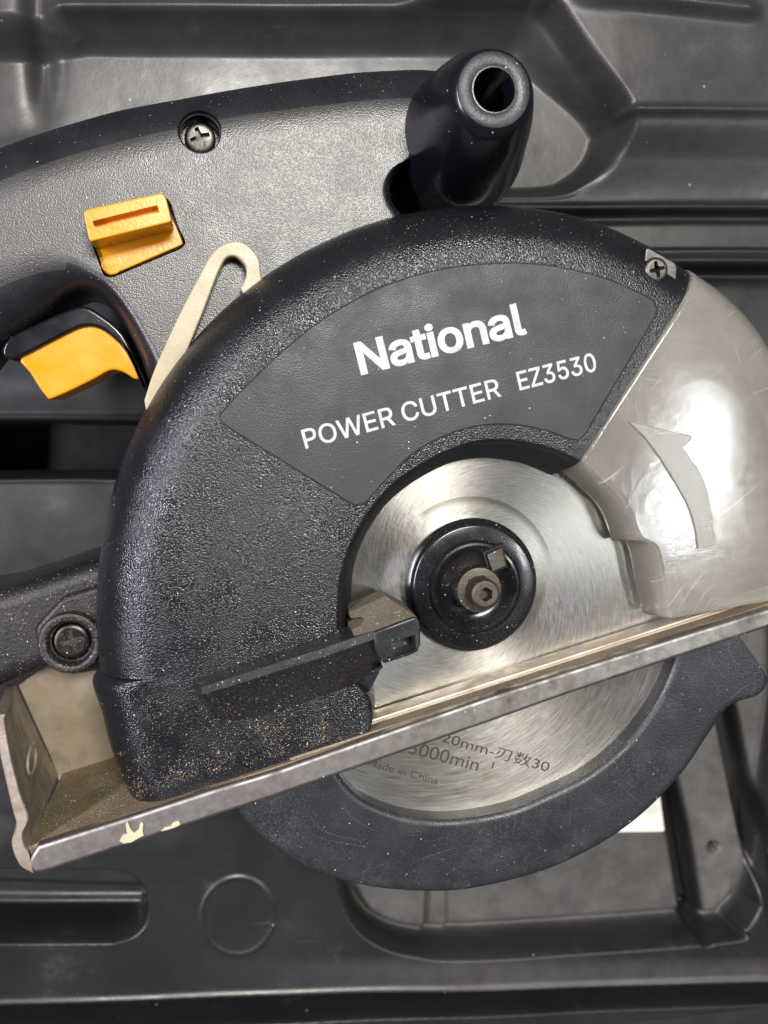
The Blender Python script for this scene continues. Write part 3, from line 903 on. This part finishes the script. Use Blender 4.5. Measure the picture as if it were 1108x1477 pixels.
for q in range(K_ + 1):
    t = q / K_
    a1 = fi[min(len(fi) - 1, round(t * (len(fi) - 1)))]; a2 = fo_[min(len(fo_) - 1, round(t * (len(fo_) - 1)))]
    d1 = (22 + 62 * t, 986 + 130 * t)
    p1, p2, p3 = P(a1[0], a1[1], 17.2), P(a2[0], a2[1], 17.2), P(d1[0], d1[1], -33.5)
    b1, b2 = P(a1[0] + (a2[0] - a1[0]) * 0.12, a1[1] + (a2[1] - a1[1]) * 0.12, 17.5), P(a1[0] + (a2[0] - a1[0]) * 0.88, a1[1] + (a2[1] - a1[1]) * 0.88, 17.5)
    rows.append([tuple(p1), tuple(b1), tuple(b2), tuple(p2), (p3.x - 2.2, p3.y, -33.5), tuple(p3)])
loft('end_flange', rows, M['flange'], lip, smooth=30)
slab('back_panel', px_poly([(26, 988), (72, 1090), (90, 1140), (330, 1060), (300, 900), (80, 950)], -33), -33, -35, M['panel'], lip, bev=0.3)
#slab('panel_fold', px_poly([(28, 988), (42, 986), (84, 1084), (72, 1092)], -31.5), -31.5, -34, M['lip'], lip, bev=0.8)
# hole rim in the end flange
q = P(44, 1095, 0); ring = []
for i in range(28):
    t = 2 * math.pi * i / 28
    row = []
    for j in range(8):
        s = 2 * math.pi * j / 8; rr_ = 3.4 + 0.45 * math.cos(s)
        row.append((q.x + 0.35 + 0.45 * math.sin(s), q.y + rr_ * math.cos(t), q.z + rr_ * 1.5 * math.sin(t)))
    ring.append(row)
ring.append(ring[0])
loft('hole_rim', ring, M['rail'], lip, caps=False)
# dried paint on the lip
sp = [(172, 1213), (178, 1203), (183, 1203), (181, 1188), (184, 1184), (189, 1196), (194, 1201), (200, 1196), (203, 1184), (207, 1188), (206, 1200), (208, 1205), (200, 1209), (190, 1215), (178, 1217)]
slab('paint_splash', px_poly(sp, 17.9), 17.95, 17.2, M['splash'], lip, bev=0.25, seg=2)
sp = [(232, 1199), (238, 1193), (246, 1192), (250, 1186), (258, 1184), (261, 1189), (254, 1193), (245, 1196), (238, 1198)]
slab('paint_splash', px_poly(sp, 17.9), 17.9, 17.2, M['splash'], lip, bev=0.2, seg=2)

# motor arm and its screw boss
arm = [(-60, 862), (0, 852), (60, 833), (110, 815), (170, 800), (240, 800), (240, 980), (140, 972), (100, 978), (64, 966), (25, 980), (0, 992), (-60, 1012)]
slab('motor_arm', px_poly(arm, -16), -16, -50, M['arm'], saw, bev=5, seg=6)
slab('motor_arm', px_poly(rounded([(48, 905), (88, 862), (140, 845), (230, 840), (230, 955), (60, 960)], 10), -12), -12, -20, M['arm'], saw, bev=1.4)
bc = P(100, 929, -8)
lathe('screw_boss', bc, [(8.5, -40), (8.5, -9.8), (8.1, -9.0), (7.6, -8.8), (6.6, -8.9), (6.1, -9.3), (5.8, -10.2), (5.7, -14)], M['arm'], saw, 48, close_top=True)
screw(bc, 5.35, -11.0, M['darkscrew'], saw, 0.2)

# ------------------------------------------------------------------ handle
hp = [((-60, 335), (-60, 243)), ((0, 297), (0, 216)), ((58, 272), (58, 195)), ((120, 252), (120, 176)), ((202, 229), (180, 160)), ((275, 212), (262, 145)),
      ((347, 196), (340, 131)), ((462, 182), (440, 116)), ((560, 172), (545, 105)), ((590, 176), (640, 110)), ((594, 200), (630, 175)), ((589, 226), (606, 232)),
      ((568, 240), (580, 243)), ((554, 262), (562, 266)), ((554, 290), (562, 296)), ((575, 340), (590, 345)), ((560, 440), (575, 450)), ((440, 560), (450, 575)),
      ((320, 640), (325, 655)), ((262, 600), (240, 612)), ((243, 545), (217, 555)), ((225, 505), (202, 512)), ((197, 455), (180, 470)), ((168, 414), (152, 437)),
      ((138, 390), (128, 425)), ((105, 370), (102, 432)), ((72, 360), (70, 457)), ((36, 361), (33, 482)), ((0, 372), (0, 505)), ((-60, 400), (-60, 540))]
ZH, ZHo = -4.0, -17.0
Iin = spline([p[0] for p in hp], 5, True); Oo = spline([p[1] for p in hp], 5, True)
rows = []
for a_, b2 in zip(Iin, Oo):
    A, B = P(a_[0], a_[1], ZH), P(b2[0], b2[1], ZHo)
    dd = min(1.0, (Vector((A.x - B.x, A.y - B.y)).length) / 8)
    row = []
    for s in range(10):
        t = math.pi / 2 * s / 9
        w = math.sin(t); q = A.lerp(B, w)
        zz_ = ZH - (1 - math.cos(t)) * abs(ZHo - ZH)
        row.append((q.x, q.y, zz_))
    row.append((B.x, B.y, -34)); rows.append(row)
k = len(rows[0]); V = [p for r in rows for p in r]; n_ = len(rows); Fc = []
for r in range(n_):
    r2 = (r + 1) % n_
    for i in range(k - 1):
        Fc.append((r * k + i, r2 * k + i, r2 * k + i + 1, r * k + i + 1))
capl = [rows[r][0][:2] for r in range(n_)]
sg = 1 if area2(capl) > 0 else -1
b0 = len(V); V += [(x, y, ZH) for x, y in inset(capl, sg * 0.35)]
for r in range(n_): Fc.append((r * k, (r + 1) % n_ * k, b0 + (r + 1) % n_, b0 + r))
Fc.append(tuple(b0 + r for r in range(n_))); Fc.append(tuple(r * k + k - 1 for r in reversed(range(n_))))
handle = mesh_obj('handle', V, Fc, M['handle'], saw, smooth=50)
handle.data.materials.append(M['satin'])
# cutters: recess of the lock button, recess of the screw
rec = px_poly(rounded([(121, 318), (236, 282), (246, 290), (257, 325), (269, 350), (262, 358), (160, 401), (149, 397)], 6), -4)
c1 = slab('cutter', rec, 5, -11, M['void'], None, bev=0)
s1 = P(288.5, 190, -4)
c2 = slab('cutter', circ(s1, 5.35, 40), 8, -10.4, M['void'], None, bev=0)
cut(handle, [c1, c2])
# smooth gloss on everything that is not the flat textured face
for poly in handle.data.polygons:
    c = poly.center
    poly.material_index = 0 if poly.normal.z > 0.955 else 1
lathe('recess_ring', s1, [(5.75, -6.5), (5.7, -4.4), (5.3, -3.9), (5.0, -4.5), (4.95, -9)], M['smooth'], handle, 48, close_top=False)
s2 = P(288.5, 197.5, -8.2)
screw(s2, 4.05, -8.2, M['screw'], handle, 0.35)

# lock button
lb = slab('lock_button', px_poly(rounded([(127, 330), (240, 300), (254, 325), (265, 352), (160, 397), (151, 393)], 5), -6), -5.6, -10.5, M['orange'], saw, bev=0.3)
slot = px_poly(rounded([(133, 318), (227, 295), (230, 306), (137, 329)], 1.5, 2), 5.5)
blk = rounded([(119, 303), (234, 277), (240, 286), (248, 319), (129, 348)], [9, 6, 5, 5, 5])
slab('button_grip', px_poly(blk, 5.5), 5.5, -6, M['orange'], lb, bev=0.35, holes=[(slot, 2.2)])
lc = P(161, 380, -5.5)
lathe('moulding_ring', lc, [(2.7, -5.75), (2.6, -5.48), (2.35, -5.45), (2.2, -5.75)], M['orange'], lb, 32, close_top=False)

# trigger and its shroud
tr = [(30, 513), (89, 481), (120, 468), (143, 469), (166, 483), (184, 508), (203, 541), (195, 546), (183, 539), (172, 534), (157, 534), (130, 549), (78, 573), (65, 570), (43, 537)]
trig = slab('trigger', px_poly([tuple(p) for p in spline(tr, 3, True)], -14), -14, -32, M['orange'], saw, bev=0.7, seg=5)
shr_px = [(2, 508), (13, 486), (55, 465), (95, 447), (122, 441), (150, 456), (178, 481), (197, 520), (213, 556), (206, 560), (185, 512), (166, 489), (143, 473), (120, 471), (90, 484), (30, 515), (14, 518)]
slab('trigger_shroud', px_poly([tuple(p) for p in spline(shr_px, 3, True)], -12.5), -12.5, -34, M['smooth'], saw, bev=0.9)

# cream spring clip beside the guard
cl = [tuple(p) for p in spline([(208, 577), (223, 532), (254, 463), (280, 411), (301, 372), (314, 356), (332, 348), (349, 348), (364, 359), (374, 374), (376, 391)], 5)]
cl += [(385, 440), (365, 450)] + [tuple(p) for p in spline([(347, 415), (355, 397), (353, 381), (340, 369), (327, 371), (319, 383), (310, 404), (297, 439), (282, 476)], 5)] + [(264, 520), (240, 585), (222, 620), (212, 600)]
slab('spring_clip', px_poly(cl, 1.0), 1.0, -2.4, M['wire'], saw, bev=0.45)

# knob: barrel with a bored end
KC = P(713, 129, 27)
kp = [(15, -42), (19.2, -33), (19.7, -25), (19.2, -17), (17.9, -9), (16.3, 0), (15.0, 8), (13.6, 15), (12.1, 20.2), (10.9, 23.8), (9.9, 26.0), (8.8, 27.0), (7.6, 27.1), (5.6, 27.0), (5.2, 26.6), (5.1, 25.5), (5.1, 6)]
kp = [(r * 1.0, z) for r, z in kp]
kd = [tuple(p) for p in spline(kp[:13], 3)]
ka = lathe('temporary', KC, kd, M['smooth'], None, 96, close_bottom=True)
for v in ka.data.vertices:                       # the barrel leans a little: its foot sits off the axis of the bore
    w = min(1, max(0, (0.018 - v.co.z) / 0.03)); v.co.x += 0.0018 * w; v.co.y -= 0.0008 * w
neck = [(584, 168), (594, 186), (597, 205), (592, 224), (606, 240), (640, 262), (700, 262), (715, 150), (640, 138), (604, 146)]
kb = slab('temporary', px_poly([tuple(p) for p in spline(neck, 4, True)], -4), -3.9, -36, M['smooth'], None, bev=1.0, bev_z=2, seg=5)
bm = bmesh.new()
for o_ in (ka, kb):
    tmp = o_.data.copy(); tmp.transform(Matrix.Translation(o_.location)); bm.from_mesh(tmp); bpy.data.objects.remove(o_)
me_k = bpy.data.meshes.new('knob'); bm.to_mesh(me_k); bm.free()
me_k.transform(Matrix.Translation((-KC.x / 1000, -KC.y / 1000, 0)))
me_k.materials.clear(); me_k.materials.append(M['smooth'])
knob = bpy.data.objects.new('knob', me_k); COL.objects.link(knob); knob.location = (KC.x / 1000, KC.y / 1000, 0)
rm = knob.modifiers.new('r', 'REMESH'); rm.mode = 'VOXEL'; rm.voxel_size = 0.0006
sm_ = knob.modifiers.new('s', 'SMOOTH'); sm_.factor = 0.5; sm_.iterations = 60
bpy.context.view_layer.update()
me2 = bpy.data.meshes.new_from_object(knob.evaluated_get(bpy.context.evaluated_depsgraph_get()))
knob.modifiers.clear(); knob.data = me2
cut(knob, [slab('cutter', circ(KC, 5.15, 48), 40, 4, M['void'], None, bev=0)])
knob.parent = saw; knob.location = Vector((KC.x, KC.y, 0)) / 1000 - saw.location
ORIGIN[knob.name] = Vector((KC.x, KC.y, 0))
lathe('knob_rim', KC, [(8.9, 26.3), (8.7, 27.1), (8.1, 27.35), (5.9, 27.35), (5.3, 27.05), (5.1, 26.2)], M['lower'], knob, 72, close_top=False)

# ------------------------------------------------------------------ loose sawdust, dropped on whatever the eye sees there
bpy.context.view_layer.update()
dg = bpy.context.evaluated_depsgraph_get()
camp = Vector((0, 0, CAM_H / 1000))
def scatter(name, regions, label, cat, mat):
    V, Fc = [], []
    for poly, count, s0, s1 in regions:
        us = [p[0] for p in poly]; vs = [p[1] for p in poly]; done = 0; tries = 0
        while done < count and tries < count * 6:
            tries += 1
            u, v = random.uniform(min(us), max(us)), random.uniform(min(vs), max(vs))
            c = False
            for i in range(len(poly)):
                (xa, ya), (xb, yb) = poly[i], poly[(i + 1) % len(poly)]
                if (ya > v) != (yb > v) and u < (xb - xa) * (v - ya) / (yb - ya) + xa: c = not c
            if not c: continue
            d = (P(u, v, 0) / 1000 - camp).normalized()
            if mnoise.noise(Vector((u * 0.035, v * 0.035, 3.3))) + 0.6 * mnoise.noise(Vector((u * 0.12, v * 0.12, 9))) < random.uniform(-0.45, 0.45): continue
            hit, loc, nor, *_ = scene.ray_cast(dg, camp, d)
            if not hit: continue
            s = 0.8 * (s0 + (s1 - s0) * random.random() ** 2.2) * (2.2 if random.random() < 0.03 else 1.0)
            loc = loc * 1000
            q = nor.to_track_quat('Z', 'Y').to_matrix()
            rot = Matrix.Rotation(random.uniform(0, 6.28), 3, 'Z') @ Matrix.Rotation(random.uniform(-0.5, 0.5), 3, 'X')
            sx, sy, sz = s, s * random.uniform(0.35, 0.9), s * random.uniform(0.2, 0.5)
            b0 = len(V)
            for x, y, z in ((-sx, -sy, 0), (sx, -sy * 0.6, 0), (sx * 0.8, sy, 0), (-sx * 0.7, sy * 0.8, 0), (0, 0, sz * 2)):
                V.append(tuple(loc + q @ (rot @ Vector((x, y, z)))))
            Fc += [(b0, b0 + 1, b0 + 4), (b0 + 1, b0 + 2, b0 + 4), (b0 + 2, b0 + 3, b0 + 4), (b0 + 3, b0, b0 + 4), (b0 + 3, b0 + 2, b0 + 1, b0)]
            done += 1
    me = bpy.data.meshes.new(name)
    me.from_pydata([(x / 1000, y / 1000, z / 1000) for x, y, z in V], [], Fc)
    me.materials.append(mat)
    o = bpy.data.objects.new(name, me); COL.objects.link(o)
    tag(o, label, cat, kind='stuff')
dm = plastic('pale_wood_dust', (0.40, 0.335, 0.23), 0.8, 1.5, 0.0, patch=0.5)
scatter('sawdust', [
    ([(160, 1000), (535, 1010), (535, 1055), (205, 1148)], 900, 0.06, 0.20),
    ([(185, 1120), (536, 1022), (536, 1050), (200, 1148)], 1600, 0.04, 0.13),
    ([(280, 1070), (520, 1000), (530, 1055), (220, 1140)], 500, 0.07, 0.26),
    ([(60, 1100), (200, 1080), (210, 1150), (60, 1215)], 1500, 0.06, 0.22),
    ([(280, 975), (505, 900), (600, 888), (560, 860), (505, 880), (505, 910), (290, 1000)], 700, 0.05, 0.17),
    ([(145, 600), (500, 420), (490, 900), (300, 980), (145, 960)], 450, 0.05, 0.14),
    ([(480, 320), (760, 298), (930, 352), (930, 400), (760, 360), (500, 410)], 350, 0.05, 0.15),
    ([(600, 770), (770, 770), (770, 930), (600, 930)], 260, 0.05, 0.16),
    ([(0, 850), (140, 810), (140, 975), (0, 990)], 420, 0.05, 0.17),
    ([(300, 130), (580, 105), (580, 125), (300, 165)], 60, 0.05, 0.15),
    ([(340, 1180), (620, 1270), (850, 1215), (1000, 1020), (960, 1010), (850, 1130), (660, 1190), (500, 1150)], 200, 0.05, 0.13),
], 'fine pale wood dust scattered over the black guard and the metal shoe', 'sawdust', dm)
